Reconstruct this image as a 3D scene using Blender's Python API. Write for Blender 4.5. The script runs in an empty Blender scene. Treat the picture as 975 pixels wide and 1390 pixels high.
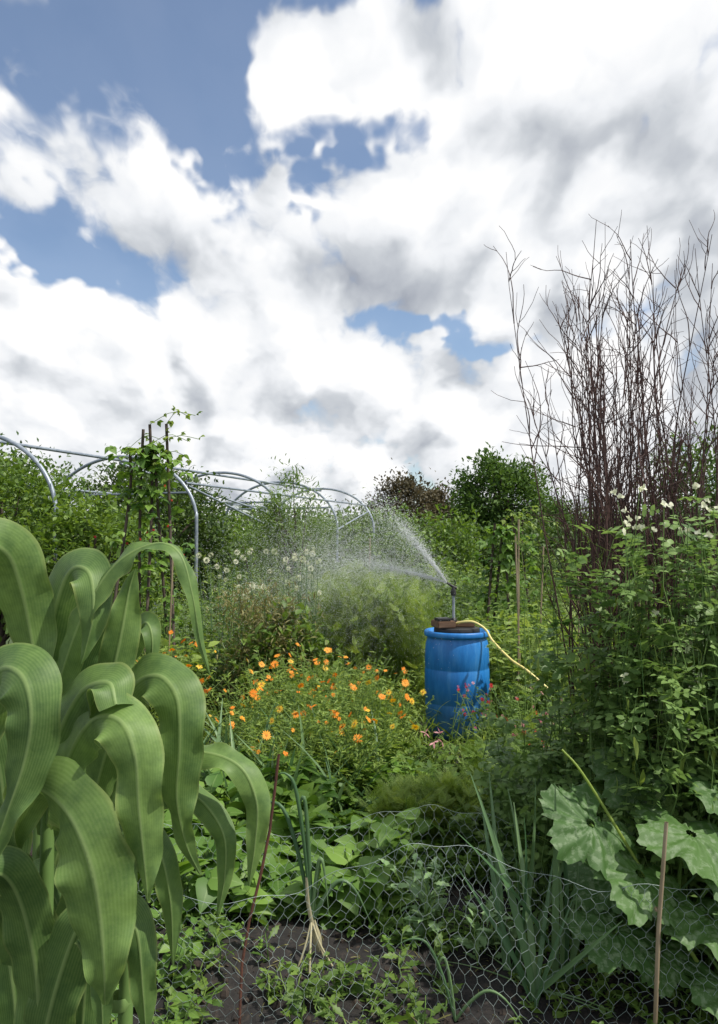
import bpy, math, random
import numpy as np
from mathutils import Vector
random.seed(7)
rng = np.random.default_rng(11)
U = rng.uniform
PI = math.pi

# ------------------------------------------------------------------ materials
def newmat(name):
    m = bpy.data.materials.new(name); m.use_nodes = True
    nt = m.node_tree; nt.nodes.clear()
    return m, nt, nt.nodes, nt.links

def attr(N, name):
    a = N.new('ShaderNodeAttribute'); a.attribute_name = name; a.attribute_type = 'GEOMETRY'
    return a.outputs['Fac']

def leafmat(name, c1, c2, trans=0.35, rough=0.5, rib=0.0, mott=None, veins=False, big=3.0, spec=0.4):
    m, nt, N, L = newmat(name)
    out = N.new('ShaderNodeOutputMaterial')
    r = attr(N, 'rnd')
    mx = N.new('ShaderNodeMix'); mx.data_type = 'RGBA'
    L.new(r, mx.inputs['Factor']); mx.inputs['A'].default_value = (*c1, 1); mx.inputs['B'].default_value = (*c2, 1)
    col = mx.outputs['Result']
    geo = N.new('ShaderNodeNewGeometry') if (veins or mott) else None
    lu = attr(N, 'lu') if (veins or mott or rib > 0) else None
    if veins:
        s1 = N.new('ShaderNodeMath'); s1.operation = 'MULTIPLY'; L.new(lu, s1.inputs[0]); s1.inputs[1].default_value = 62
        s2 = N.new('ShaderNodeMath'); s2.operation = 'SINE'; L.new(s1.outputs[0], s2.inputs[0])
        s3 = N.new('ShaderNodeMath'); s3.operation = 'MULTIPLY_ADD'; L.new(s2.outputs[0], s3.inputs[0]); s3.inputs[1].default_value = 0.15; s3.inputs[2].default_value = 0.16
        m2 = N.new('ShaderNodeMix'); m2.data_type = 'RGBA'; L.new(s3.outputs[0], m2.inputs['Factor']); L.new(col, m2.inputs['A'])
        m2.inputs['B'].default_value = (c2[0]*1.5, c2[1]*1.3, c2[2]*1.8, 1); col = m2.outputs['Result']
        n3 = N.new('ShaderNodeTexNoise'); n3.inputs['Scale'].default_value = 16; n3.inputs['Detail'].default_value = 7; n3.inputs['Roughness'].default_value = .7
        L.new(geo.outputs['Position'], n3.inputs['Vector'])
        mr = N.new('ShaderNodeMapRange'); mr.inputs[1].default_value = .4; mr.inputs[2].default_value = .70; mr.inputs[4].default_value = .8
        L.new(n3.outputs['Fac'], mr.inputs[0])
        m4 = N.new('ShaderNodeMix'); m4.data_type = 'RGBA'; L.new(mr.outputs[0], m4.inputs['Factor']); L.new(col, m4.inputs['A'])
        m4.inputs['B'].default_value = (c1[0]*.62, c1[1]*.68, c1[2]*.8, 1); col = m4.outputs['Result']
        # pale, slightly dried margin, broken up by a coarse noise
        n5 = N.new('ShaderNodeTexNoise'); n5.inputs['Scale'].default_value = 9; n5.inputs['Detail'].default_value = 2; L.new(geo.outputs['Position'], n5.inputs['Vector'])
        abx = N.new('ShaderNodeMath'); abx.operation = 'ABSOLUTE'; L.new(lu, abx.inputs[0])
        sm = N.new('ShaderNodeMath'); sm.operation = 'MULTIPLY_ADD'; L.new(n5.outputs['Fac'], sm.inputs[0]); sm.inputs[1].default_value = .35; L.new(abx.outputs[0], sm.inputs[2])
        me_ = N.new('ShaderNodeMapRange'); me_.inputs[1].default_value = 1.08; me_.inputs[2].default_value = 1.24; me_.inputs[4].default_value = .6; L.new(sm.outputs[0], me_.inputs[0])
        m6 = N.new('ShaderNodeMix'); m6.data_type = 'RGBA'; L.new(me_.outputs[0], m6.inputs['Factor']); L.new(col, m6.inputs['A'])
        m6.inputs['B'].default_value = (.29, .35, .11, 1); col = m6.outputs['Result']
    if mott:
        n2 = N.new('ShaderNodeTexNoise'); n2.inputs['Scale'].default_value = 34; n2.inputs['Detail'].default_value = 5; n2.inputs['Roughness'].default_value = .65
        L.new(geo.outputs['Position'], n2.inputs['Vector'])
        mr = N.new('ShaderNodeMapRange'); mr.inputs[1].default_value = .5; mr.inputs[2].default_value = .62; mr.inputs[4].default_value = .7
        L.new(n2.outputs['Fac'], mr.inputs[0])
        m3 = N.new('ShaderNodeMix'); m3.data_type = 'RGBA'; L.new(mr.outputs[0], m3.inputs['Factor']); L.new(col, m3.inputs['A'])
        m3.inputs['B'].default_value = (*mott, 1); col = m3.outputs['Result']
    if rib > 0:
        ab = N.new('ShaderNodeMath'); ab.operation = 'ABSOLUTE'; L.new(lu, ab.inputs[0])
        mr = N.new('ShaderNodeMapRange'); mr.inputs[1].default_value = 0.03; mr.inputs[2].default_value = 0.10; mr.inputs[3].default_value = rib; mr.inputs[4].default_value = 0
        L.new(ab.outputs[0], mr.inputs[0])
        m2 = N.new('ShaderNodeMix'); m2.data_type = 'RGBA'; L.new(mr.outputs[0], m2.inputs['Factor']); L.new(col, m2.inputs['A'])
        m2.inputs['B'].default_value = (.33, .45, .17, 1); col = m2.outputs['Result']
    p = N.new('ShaderNodeBsdfPrincipled'); L.new(col, p.inputs['Base Color']); p.inputs['Roughness'].default_value = rough
    p.inputs['Specular IOR Level'].default_value = spec
    if veins:
        b = N.new('ShaderNodeBump'); b.inputs['Strength'].default_value = .3; b.inputs['Distance'].default_value = .004
        L.new(n3.outputs['Fac'], b.inputs['Height']); L.new(b.outputs[0], p.inputs['Normal'])
    t = N.new('ShaderNodeBsdfTranslucent')
    hs = N.new('ShaderNodeHueSaturation'); hs.inputs['Value'].default_value = 1.5; hs.inputs['Saturation'].default_value = 1.1; hs.inputs['Hue'].default_value = .487
    L.new(col, hs.inputs['Color']); L.new(hs.outputs[0], t.inputs['Color'])
    ms = N.new('ShaderNodeMixShader'); ms.inputs[0].default_value = trans
    L.new(p.outputs[0], ms.inputs[1]); L.new(t.outputs[0], ms.inputs[2]); L.new(ms.outputs[0], out.inputs[0])
    return m

def solid(name, c1, c2=None, rough=.6, metal=0, scale=20, bump=.2, stretch=(1, 1, 1), spec=.4):
    m, nt, N, L = newmat(name); c2 = c2 or c1
    out = N.new('ShaderNodeOutputMaterial'); p = N.new('ShaderNodeBsdfPrincipled')
    tc = N.new('ShaderNodeTexCoord'); mp = N.new('ShaderNodeMapping'); mp.inputs['Scale'].default_value = stretch
    L.new(tc.outputs['Object'], mp.inputs[0])
    ns = N.new('ShaderNodeTexNoise'); ns.inputs['Scale'].default_value = scale; ns.inputs['Detail'].default_value = 4; ns.inputs['Roughness'].default_value = .6
    L.new(mp.outputs[0], ns.inputs['Vector'])
    mr = N.new('ShaderNodeMapRange'); mr.inputs[1].default_value = .3; mr.inputs[2].default_value = .7; L.new(ns.outputs['Fac'], mr.inputs[0])
    mx = N.new('ShaderNodeMix'); mx.data_type = 'RGBA'; L.new(mr.outputs[0], mx.inputs['Factor'])
    mx.inputs['A'].default_value = (*c1, 1); mx.inputs['B'].default_value = (*c2, 1)
    L.new(mx.outputs['Result'], p.inputs['Base Color']); p.inputs['Roughness'].default_value = rough; p.inputs['Metallic'].default_value = metal
    p.inputs['Specular IOR Level'].default_value = spec
    if bump:
        b = N.new('ShaderNodeBump'); b.inputs['Strength'].default_value = bump; b.inputs['Distance'].default_value = .01
        L.new(ns.outputs['Fac'], b.inputs['Height']); L.new(b.outputs[0], p.inputs['Normal'])
    L.new(p.outputs[0], out.inputs[0])
    return m

M = {}
M['corn'] = leafmat('corn_leaf', (.07, .145, .035), (.175, .285, .07), .28, .52, rib=.55, veins=True, spec=.35)
M['cornstem'] = leafmat('corn_stem', (.11, .21, .05), (.17, .27, .08), .1, .55)
M['dark'] = leafmat('leaf_dark', (.027, .062, .012), (.09, .15, .03), .3, .55)
M['mid'] = leafmat('leaf_mid', (.045, .105, .016), (.175, .27, .047), .35, .5)
M['light'] = leafmat('leaf_light', (.09, .165, .024), (.30, .40, .085), .4, .5)
M['bean'] = leafmat('leaf_bean', (.055, .14, .02), (.20, .33, .055), .35, .5, rib=.25)
M['pea'] = leafmat('leaf_pea', (.055, .125, .03), (.21, .325, .095), .35, .5, rib=.2)
M['glauc'] = leafmat('leaf_glaucous', (.13, .24, .09), (.26, .38, .17), .2, .45)
M['leek'] = leafmat('leaf_leek', (.06, .135, .055), (.17, .27, .115), .2, .45)
M['squash'] = leafmat('leaf_squash', (.045, .11, .025), (.09, .18, .04), .25, .6, mott=(.2, .28, .15))
M['far'] = leafmat('leaf_far', (.032, .065, .017), (.09, .14, .035), .25, .7)
M['fartree'] = leafmat('leaf_fartree', (.03, .075, .016), (.11, .19, .038), .3, .7)
M['farbrown'] = leafmat('leaf_copper', (.045, .042, .024), (.12, .10, .05), .25, .7)
M['brown'] = leafmat('leaf_dry', (.12, .12, .035), (.26, .24, .09), .3, .6)
M['straw'] = leafmat('straw', (.30, .27, .15), (.50, .46, .30), .1, .7)
M['stem'] = leafmat('stem_green', (.1, .19, .035), (.21, .31, .08), .1, .6)
M['bark'] = solid('bark', (.05, .04, .03), (.12, .09, .07), .9, scale=30, stretch=(1, 1, .2), bump=0)
M['twig'] = solid('twig_bark', (.035, .018, .017), (.10, .05, .04), .7, scale=14, bump=0)
M['cane'] = solid('cane', (.2, .15, .09), (.38, .31, .2), .6, scale=12, stretch=(1, 1, .2), bump=0)
M['wood'] = solid('plank_wood', (.09, .05, .03), (.2, .12, .07), .8, scale=14, stretch=(.3, 1, 1))
M['galv'] = solid('galvanised_steel', (.2, .24, .29), (.36, .4, .45), .45, metal=.4, scale=9, bump=0)
M['wire'] = solid('wire_steel', (.22, .29, .27), (.40, .46, .44), .45, metal=.3, scale=30, bump=0)
M['orange'] = leafmat('petal_orange', (.80, .25, .015), (.9, .42, .04), .3, .6)
M['yellow'] = leafmat('petal_yellow', (.8, .5, .03), (.85, .62, .08), .3, .6)
M['centre'] = leafmat('flower_centre', (.2, .07, .01), (.6, .25, .02), .1, .7)
M['white'] = leafmat('petal_white', (.5, .54, .32), (.78, .78, .62), .3, .6)
M['red'] = leafmat('petal_red', (.5, .015, .02), (.7, .04, .04), .3, .6)
M['pink'] = leafmat('petal_pink', (.4, .06, .14), (.75, .4, .42), .3, .6)
M['black'] = solid('black_plastic', (.012, .012, .013), (.03, .03, .03), .5)
M['hose'] = solid('yellow_hose', (.6, .52, .16), (.72, .62, .25), .4, bump=0)
M['redstem'] = solid('rusty_stake', (.06, .028, .02), (.14, .055, .035), .7)

# ------------------------------------------------------------------ mesh accumulator
class Acc:
    def __init__(s): s.V=[];s.F=[];s.A=[];s.mats=[];s.n=0
    def mat(s, key):
        if key not in s.mats: s.mats.append(key)
        return s.mats.index(key)
    def add(s, V, F, key, rnd=.5, lu=0, lv=0):
        V=np.asarray(V,dtype=np.float32).reshape(-1,3); n=len(V)
        A=np.zeros((n,3),dtype=np.float32); A[:,0]=np.clip(rnd,0,1); A[:,1]=lu; A[:,2]=lv
        s.V.append(V); s.A.append(A); s.F.append((np.asarray(F,dtype=np.int32)+s.n, s.mat(key))); s.n+=n
    def build(s, name, smooth=True, parent=None):
        V=np.concatenate(s.V); A=np.concatenate(s.A)
        me=bpy.data.meshes.new(name)
        me.vertices.add(len(V)); me.vertices.foreach_set('co',V.ravel())
        tot=np.concatenate([np.full(len(f),f.shape[1],dtype=np.int32) for f,_ in s.F])
        mi=np.concatenate([np.full(len(f),m,dtype=np.int32) for f,m in s.F])
        li=np.concatenate([f.ravel() for f,_ in s.F]).astype(np.int32)
        st=np.concatenate([[0],np.cumsum(tot)[:-1]]).astype(np.int32)
        me.loops.add(len(li)); me.polygons.add(len(tot))
        me.loops.foreach_set('vertex_index',li)
        me.polygons.foreach_set('loop_start',st); me.polygons.foreach_set('loop_total',tot)
        for k in s.mats: me.materials.append(M[k])
        me.polygons.foreach_set('material_index',mi)
        me.polygons.foreach_set('use_smooth',np.full(len(tot),smooth))
        me.update(calc_edges=True)
        for i,an in enumerate(('rnd','lu','lv')):
            a=me.attributes.new(an,'FLOAT','POINT'); a.data.foreach_set('value',np.ascontiguousarray(A[:,i]))
        ob=bpy.data.objects.new(name,me); bpy.context.collection.objects.link(ob)
        if parent: ob.parent=parent
        return ob

def nrm(a): return a/np.maximum(np.linalg.norm(a,axis=-1,keepdims=True),1e-9)

def t_leaf(profile, rows, fold=.25, droop=.25, wave=0):
    V=[];lu=[];lv=[]
    for t in np.linspace(0,1,rows):
        w=profile(t)/2
        for s in (-1,0,1):
            V.append((s*w, t, abs(s)*w*fold - droop*t*t + (wave*math.sin(t*9)*abs(s))));lu.append(s);lv.append(t)
    F=[]
    for i in range(rows-1):
        a=i*3
        F+= [(a,a+1,a+4,a+3),(a+1,a+2,a+5,a+4)]
    return np.array(V),np.array(F),np.array(lu),np.array(lv)
def prof_oval(w): return lambda t: w*math.sin(PI*min(max(t,.03),.985)**.8)
def prof_heart(w): return lambda t: w*(math.sin(PI*min(max(t,.04),.985)**.55))
def prof_blade(w): return lambda t: w*(1-t**2.2)*(.6+.4*min(1,t*4))+.004
def merge(parts):
    V=[];F=[];lu=[];lv=[];n=0
    for (v,f,a,b),Mt,o in parts:
        V.append(v@np.array(Mt).T+np.array(o));F.append(f+n);lu.append(a);lv.append(b);n+=len(v)
    return np.concatenate(V),np.concatenate(F),np.concatenate(lu),np.concatenate(lv)
def rotz(a,s=1.0,tilt=0):
    c,sn=math.cos(a),math.sin(a); Rz=np.array([[c,-sn,0],[sn,c,0],[0,0,1]])
    ct,st=math.cos(tilt),math.sin(tilt); Rx=np.array([[1,0,0],[0,ct,-st],[0,st,ct]])
    return (Rz@Rx)*s
T={}
T['simple']=t_leaf(prof_oval(.55),3,.3,.15)
T['oval']=t_leaf(prof_oval(.6),4,.25,.3)
T['heart']=t_leaf(prof_heart(.85),6,.2,.35,.01)
T['lance']=t_leaf(prof_oval(.25),4,.3,.4)
T['blade']=t_leaf(prof_blade(.06),6,.5,.5)
T['wblade']=t_leaf(prof_blade(.034),9,.6,.2)
T['round']=t_leaf(prof_oval(.9),5,.15,.2)
ov=t_leaf(prof_oval(.85),4,.2,.2)
rib=t_leaf(lambda t:.025,3,0,0)
T['peacomp']=merge([(rib,rotz(0,1),(0,0,0)),(ov,rotz(1.1,.45),(0,.02,0)),(ov,rotz(-1.1,.45),(0,.02,0)),(ov,rotz(.9,.42,.1),(0,.5,0)),(ov,rotz(-.9,.42,.1),(0,.55,0)),(ov,rotz(.5,.32,-.1),(0,.9,0))])
T['bean3']=merge([(rib,rotz(0,.5),(0,0,0)),(T['heart'],rotz(0,.6,-.2),(0,.5,0)),(T['heart'],rotz(1.4,.5,-.2),(0,.45,0)),(T['heart'],rotz(-1.4,.5,-.2),(0,.45,0))])
th=t_leaf(prof_oval(.16),3,0,0.1)
parts=[(rib,rotz(0,1),(0,0,0))]
for i in range(8):
    t=.12+i*.105; L_=.42*(1-t*.65)
    for sg in (1,-1):
        parts.append((th,rotz(sg*.95,L_,.15),(0,t,0)))
        parts.append((th,rotz(sg*.4,L_*.7,-.1),(sg*-L_*.35,t+L_*.25,0)))
T['fern']=merge(parts)
T['lobed']=t_leaf(lambda t:.5*math.sin(PI*min(max(t,.04),.98))*(.72+.28*math.sin(t*26)),11,.25,.3,.012)
T['petal']=t_leaf(prof_oval(.34),3,.1,.15)
def t_daisy(n,inner):
    return merge([(t_leaf(prof_oval(.42),3,.1,.1),rotz(i*2*PI/n+random.uniform(-.1,.1),random.uniform(.9,1.05),random.uniform(.05,.3)),(0,0,0)) for i in range(n)])
T['daisy']=t_daisy(13,.3)
def t_disk(r,h,n=8):
    V=[(0,0,h)]+[(r*math.cos(i*2*PI/n),r*math.sin(i*2*PI/n),h*.4) for i in range(n)]
    F=np.array([(0,1+i,1+(i+1)%n) for i in range(n)])
    return np.array(V,float),F,np.zeros(n+1),np.zeros(n+1)
T['disk']=t_disk(.26,.12)
def t_ball(n,l):
    parts=[]
    for i in range(n):
        z=1-2*(i+.5)/n; a=i*2.4; r=math.sqrt(1-z*z); d=np.array([r*math.cos(a),r*math.sin(a),z])
        s=nrm(np.cross(d,[.1,.2,1])); nn=np.cross(s,d)
        parts.append((t_leaf(prof_oval(.5),3,.1,.0),np.stack([s,d,nn],1)*l,d*(1-l)))
    return merge(parts)
T['umbel']=t_ball(46,.5)
T['tuft']=t_ball(16,.8)

def inst(acc, tk, pos, d, size, key, rnd, up=None, roll=.6):
    V,F,lu,lv=T[tk] if isinstance(tk,str) else tk
    pos=np.asarray(pos,float).reshape(-1,3); m=len(pos)
    if m==0: return
    d=nrm(np.asarray(d,float).reshape(-1,3)); size=np.broadcast_to(np.asarray(size,float),(m,))
    upv=np.array([0,0,1.0]) if up is None else up
    upv=nrm(upv+rng.normal(0,roll,(m,3))*.6)
    s=nrm(np.cross(d,upv)); n=np.cross(s,d)
    R=np.stack([s,d,n],2)*size[:,None,None]
    W=np.einsum('mij,nj->mni',R,V)+pos[:,None,:]
    FF=(F[None]+(np.arange(m)*len(V))[:,None,None]).reshape(-1,F.shape[1])
    r=np.repeat(np.broadcast_to(np.asarray(rnd,float),(m,)),len(V))
    acc.add(W.reshape(-1,3),FF,key,r,np.tile(lu,m),np.tile(lv,m))

def tubes(acc,P,R,key,sides=5,rnd=.5):
    P=np.asarray(P,float); m,k,_=P.shape; R=np.broadcast_to(np.asarray(R,float),(m,k))
    t=nrm(np.gradient(P,axis=1)); ref=np.array([.31,.9,.13]); 
    a=nrm(np.cross(t,ref)); b=np.cross(t,a)
    ang=np.arange(sides)*2*PI/sides
    W=P[:,:,None,:]+R[:,:,None,None]*(np.cos(ang)[None,None,:,None]*a[:,:,None,:]+np.sin(ang)[None,None,:,None]*b[:,:,None,:])
    i=np.arange(k-1)[:,None]*sides; j=np.arange(sides)[None]; j2=(j+1)%sides
    F=np.stack([i+j,i+j2,i+sides+j2,i+sides+j],-1).reshape(-1,4)
    FF=(F[None]+(np.arange(m)*k*sides)[:,None,None]).reshape(-1,4)
    r=np.repeat(np.broadcast_to(np.asarray(rnd,float),(m,)),k*sides)
    acc.add(W.reshape(-1,3),FF,key,r,1)

def spline(pts,n):
    pts=np.array(pts,float); k=len(pts)
    P=np.vstack([2*pts[0]-pts[1],pts,2*pts[-1]-pts[-2]])
    out=[]
    for u in np.linspace(0,k-1-1e-6,n):
        i=int(u);t=u-i;p0,p1,p2,p3=P[i:i+4]
        out.append(.5*((2*p1)+(-p0+p2)*t+(2*p0-5*p1+4*p2-p3)*t*t+(-p0+3*p1-3*p2+p3)*t**3))
    return np.array(out)
def pipe(acc,pts,r,key,n=24,sides=8):
    tubes(acc,spline(pts,n)[None],r,key,sides)

def foliage(acc,C,R,nc,nl,size,tk,key,shell=.55,clump=.22,flat=1.0,up=.25,rb=0.0):
    C=np.array(C,float);R=np.array(R,float)
    d=nrm(rng.normal(0,1,(nc,3))); 
    w=rng.normal(0,2.6,(5,3)); ph=U(0,6,5)
    lump=1+.13*np.sin(d@w.T+ph).sum(1)/1.6
    rad=U(shell,1,nc)**.7*lump
    cc=C+d*R*rad[:,None]
    cr=U(0,1,nc)
    cs=clump*R.mean()*U(.6,1.3,nc)
    idx=np.repeat(np.arange(nc),nl)
    p=cc[idx]+rng.normal(0,1,(nc*nl,3))*cs[idx,None]*np.array([1,1,flat])
    dd=nrm(d[idx]*.6+rng.normal(0,.7,(nc*nl,3))+np.array([0,0,up]))
    keep=p[:,2]>0.02
    inst(acc,tk,p[keep],dd[keep],size*U(.6,1.25,keep.sum()),key,(cr[idx]*.6+U(0,.5,nc*nl)+rb)[keep])
    return cc

def tree(name,base,h,R,nc,nl,size,key,trunk=.12,crown_z=.6,tk='simple',shell=.4,clump=.2):
    acc=Acc(); base=np.array(base,float); C=base+np.array([0,0,h*crown_z])
    top=C+np.array([0,0,R[2]*.5])
    P=spline([base,base+(C-base)*.5+U(-.05,.05,3)*h*.5,top],10)
    tubes(acc,P[None],np.linspace(trunk,trunk*.25,10)[None],'bark',7)
    cc=foliage(acc,C,R,nc,nl,size,tk,key,shell,clump)
    sel=cc[::max(1,nc//22)]
    Q=[]
    for c in sel:
        st=P[int(U(3,8))]; md=(st+c)/2+np.array([0,0,.06*h])*U(0,1)
        Q.append(spline([st,md,c],6))
    tubes(acc,np.array(Q),np.linspace(trunk*.4,trunk*.08,6),'bark',5)
    return acc.build(name)

def herb(acc,bases,h,lean,k,size,tk,lk,sk='stem',r=.004,t0=.15,elev=.35,taper=.4,pts=5,rbias=0,wob=.03):
    bases=np.asarray(bases,float); m=len(bases); h=np.broadcast_to(np.asarray(h,float),(m,))
    lv=rng.normal(0,1,(m,2))*lean
    t=np.linspace(0,1,pts)
    def path(tt):
        x=bases[:,None,0]+lv[:,None,0]*h[:,None]*tt**1.7
        y=bases[:,None,1]+lv[:,None,1]*h[:,None]*tt**1.7
        z=bases[:,None,2]+h[:,None]*tt*(1-.15*np.linalg.norm(lv,axis=1)[:,None]*tt)
        return np.stack([x,y,z],-1)
    P=path(np.tile(t,(m,1))); P[:,1:-1,:2]+=rng.normal(0,wob,(m,pts-2,2))*.3
    pr=U(0,1,m)
    tubes(acc,P,np.linspace(r,r*.4,pts)[None]*np.ones((m,1)),sk,4,pr)
    if k>0:
        tt=U(t0,1,(m,k)); L=path(tt).reshape(-1,3)
        az=U(0,2*PI,m*k); d=np.stack([np.cos(az),np.sin(az),np.full(m*k,elev)+rng.normal(0,.3,m*k)],-1)
        s=size*U(.6,1.2,m*k)*(1-taper*tt.ravel())
        inst(acc,tk,L,d,s,lk,np.repeat(pr,k)*.5+U(0,.5,m*k)+rbias)
    return P[:,-1],lv,h

def box_pts(n,x0,x1,y0,y1): return np.stack([U(x0,x1,n),U(y0,y1,n),np.zeros(n)],-1)

# ------------------------------------------------------------------ ground
def gh(x,y):
    near=np.clip(1-(np.abs(y-5)/14),0,1)
    return near*(.018*np.sin(x*5.1+y*3.3)+.014*np.sin(x*9.7-y*7.9+1)+.02*np.sin(y*6.3+.6*np.sin(x*2)))-.01
xs=np.concatenate([-np.geomspace(300,6.2,14),np.linspace(-6,6,260),np.geomspace(6.2,300,14)])
ys=np.concatenate([-np.geomspace(60,2,8),np.linspace(-1.5,2,12),np.linspace(2.03,9,230),np.geomspace(9.2,400,26)])
X,Y=np.meshgrid(xs,ys); Z=gh(X,Y)+np.where((np.abs(X)<6)&(Y>2)&(Y<9),rng.normal(0,.007,X.shape),0)
nx=len(xs);ny=len(ys)
ii=(np.arange(ny-1)[:,None]*nx+np.arange(nx-1)[None]).ravel()
F=np.stack([ii,ii+1,ii+nx+1,ii+nx],-1)
def ground_mat():
    m,nt,N,L=newmat('ground_soil'); out=N.new('ShaderNodeOutputMaterial'); p=N.new('ShaderNodeBsdfPrincipled')
    g=N.new('ShaderNodeNewGeometry')
    n1=N.new('ShaderNodeTexNoise'); n1.inputs['Scale'].default_value=22; n1.inputs['Detail'].default_value=8; n1.inputs['Roughness'].default_value=.7; L.new(g.outputs['Position'],n1.inputs['Vector'])
    cr=N.new('ShaderNodeValToRGB'); e=cr.color_ramp.elements; e[0].position=.35; e[0].color=(.007,.006,.006,1); e[1].position=.75; e[1].color=(.06,.045,.034,1)
    e2=cr.color_ramp.elements.new(.57); e2.color=(.018,.015,.013,1)
    L.new(n1.outputs['Fac'],cr.inputs[0])
    sp=N.new('ShaderNodeSeparateXYZ'); L.new(g.outputs['Position'],sp.inputs[0])
    mr=N.new('ShaderNodeMapRange'); mr.inputs[1].default_value=6; mr.inputs[2].default_value=16; L.new(sp.outputs[1],mr.inputs[0])
    mx=N.new('ShaderNodeMix'); mx.data_type='RGBA'; L.new(mr.outputs[0],mx.inputs['Factor']); L.new(cr.outputs[0],mx.inputs['A']); mx.inputs['B'].default_value=(.06,.10,.026,1)
    L.new(mx.outputs['Result'],p.inputs['Base Color']); p.inputs['Roughness'].default_value=.85
    b=N.new('ShaderNodeBump'); b.inputs['Strength'].default_value=.8; b.inputs['Distance'].default_value=.02; L.new(n1.outputs['Fac'],b.inputs['Height']); L.new(b.outputs[0],p.inputs['Normal'])
    L.new(p.outputs[0],out.inputs[0]); return m
M['ground']=ground_mat()
a=Acc(); a.add(np.stack([X.ravel(),Y.ravel(),Z.ravel()],-1),F,'ground'); a.build('ground')

M['clod']=solid('soil_clod',(.010,.008,.007),(.055,.04,.03),.95,scale=40,bump=.5)
a=Acc(); n=5200
def t_rock():
    V=[];F=[]
    th=np.array([[math.cos(i*PI/3),math.sin(i*PI/3)] for i in range(6)])
    V=[(0,0,-.5)]+[(c*.8*random.uniform(.7,1.2),s*.8*random.uniform(.7,1.2),-.25) for c,s in th]+[(c*.75*random.uniform(.7,1.2),s*.75*random.uniform(.7,1.2),.25) for c,s in th]+[(0,0,.5)]
    F=[(0,1+(i+1)%6,1+i) for i in range(6)]+[(1+i,1+(i+1)%6,7+(i+1)%6) for i in range(6)]+[(1+i,7+(i+1)%6,7+i) for i in range(6)]+[(13,7+i,7+(i+1)%6) for i in range(6)]
    return np.array(V,float),np.array(F),np.zeros(14),np.zeros(14)
p=box_pts(n,-2,2.2,2.3,5.0); p[:,2]=gh(p[:,0],p[:,1])
inst(a,t_rock(),p,rng.normal(0,1,(n,3)),.004+.026*U(0,1,n)**3,'clod',U(0,1,n))
p=box_pts(1300,-2,2.2,2.4,4.6); p[:,2]=gh(p[:,0],p[:,1])+.01
inst(a,'blade',p,rng.normal(0,1,(1300,3))*[1,1,.15],U(.02,.10,1300),'brown',U(0,1,1300))
a.build('soil_clods',smooth=False)

# ------------------------------------------------------------------ far backdrop
def hedge(name,x0,x1,y,z1,dep,nc,nl,size,key,lump=.4):
    a=Acc()
    xs=U(x0,x1,nc); prof=z1*(1+lump*.25*(np.sin(xs*.9+1)+np.sin(xs*2.3)+.6*np.sin(xs*5.1+2)))
    zz=prof*U(.02,1,nc)**.55; ys=y+U(-dep,dep,nc)
    cc=np.stack([xs,ys,zz],-1); cr=U(0,1,nc); idx=np.repeat(np.arange(nc),nl)
    p=cc[idx]+rng.normal(0,1,(nc*nl,3))*size*2.0
    p[:,2]=np.abs(p[:,2])
    inst(a,'simple',p,rng.normal(0,.7,(nc*nl,3))+[0,-.3,.3],size*U(.6,1.3,nc*nl),key,cr[idx]*.6+U(0,.4,nc*nl))
    n=40; xb=U(x0,x1,n); P=np.stack([np.stack([xb,np.full(n,y)+U(-dep,dep,n)*.5,np.full(n,z)],-1) for z in (0,z1*.4,z1*.8)],1)
    P[:,1:,0]+=rng.normal(0,.15,(n,2)); tubes(a,P,np.array([.08,.05,.02])[None]*np.ones((n,1)),'bark',5)
    return a.build(name)
hedge('distant_hedgerow',-32,32,46,3.1,1.5,2300,24,.24,'far',.35)
hedge('garden_hedge',-14,3.5,24,2.25,.8,1700,22,.15,'mid',.25)
hedge('garden_hedge',2.5,16,26,1.95,.9,1200,22,.15,'dark',.35)
tree('oak_tree',(6.1,33,0),5.5,(2.2,1.8,1.8),190,64,.2,'fartree',.2,.64,clump=.15)
tree('copper_beech_tree',(2.35,36,0),4.9,(1.5,1.4,1.5),120,50,.2,'farbrown',.18,.66,clump=.2)
tree('copper_beech_tree',(3.9,38,0),4.5,(1.1,1.1,1.2),80,50,.2,'farbrown',.18,.68,clump=.2)
tree('hawthorn_tree',(9.4,38,0),3.8,(1.9,1.5,1.3),120,50,.2,'far',.18,.6,clump=.16)
tree('hawthorn_tree',(10.0,21,0),4.4,(2.0,1.8,2.0),200,50,.16,'fartree',.18,.58,clump=.16)
tree('hawthorn_tree',(-9.5,33,0),5.3,(2.8,2,1.9),160,50,.2,'far',.2,.62,clump=.16)
tree('hawthorn_tree',(-14.5,30,0),5.2,(3,2,2.0),160,50,.2,'fartree',.2,.6,clump=.16)

tree('apple_tree',(-4.4,9.4,0),2.8,(1.1,1.0,1.0),150,55,.08,'mid',.07,.62,'oval',clump=.15)
tree('apple_tree',(-3.1,9.0,0),2.3,(.8,.8,.85),120,50,.075,'mid',.06,.6,'oval',clump=.15)
tree('plum_tree',(-3.1,12.6,0),3.0,(1.0,.9,1.0),130,50,.085,'dark',.07,.62,'oval',clump=.15)
tree('plum_tree',(-5.6,11.5,0),3.1,(1.3,.9,1.1),150,50,.085,'dark',.07,.6,'oval',clump=.15)
tree('willow_tree',(-.95,11.4,0),2.8,(.55,.5,1.05),100,60,.085,'mid',.05,.6,'lance',clump=.2)
tree('hazel_bush',(-1.9,13.5,0),2.1,(1.3,.8,.9),110,45,.09,'mid',.05,.55,'oval',clump=.18)
tree('hazel_bush',(.55,13.0,0),1.9,(1.0,.8,.8),110,45,.09,'mid',.05,.55,'oval',clump=.18)
tree('hazel_bush',(3.6,12.5,0),1.8,(1.3,.9,.8),110,45,.09,'dark',.05,.55,'oval',clump=.18)
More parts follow.
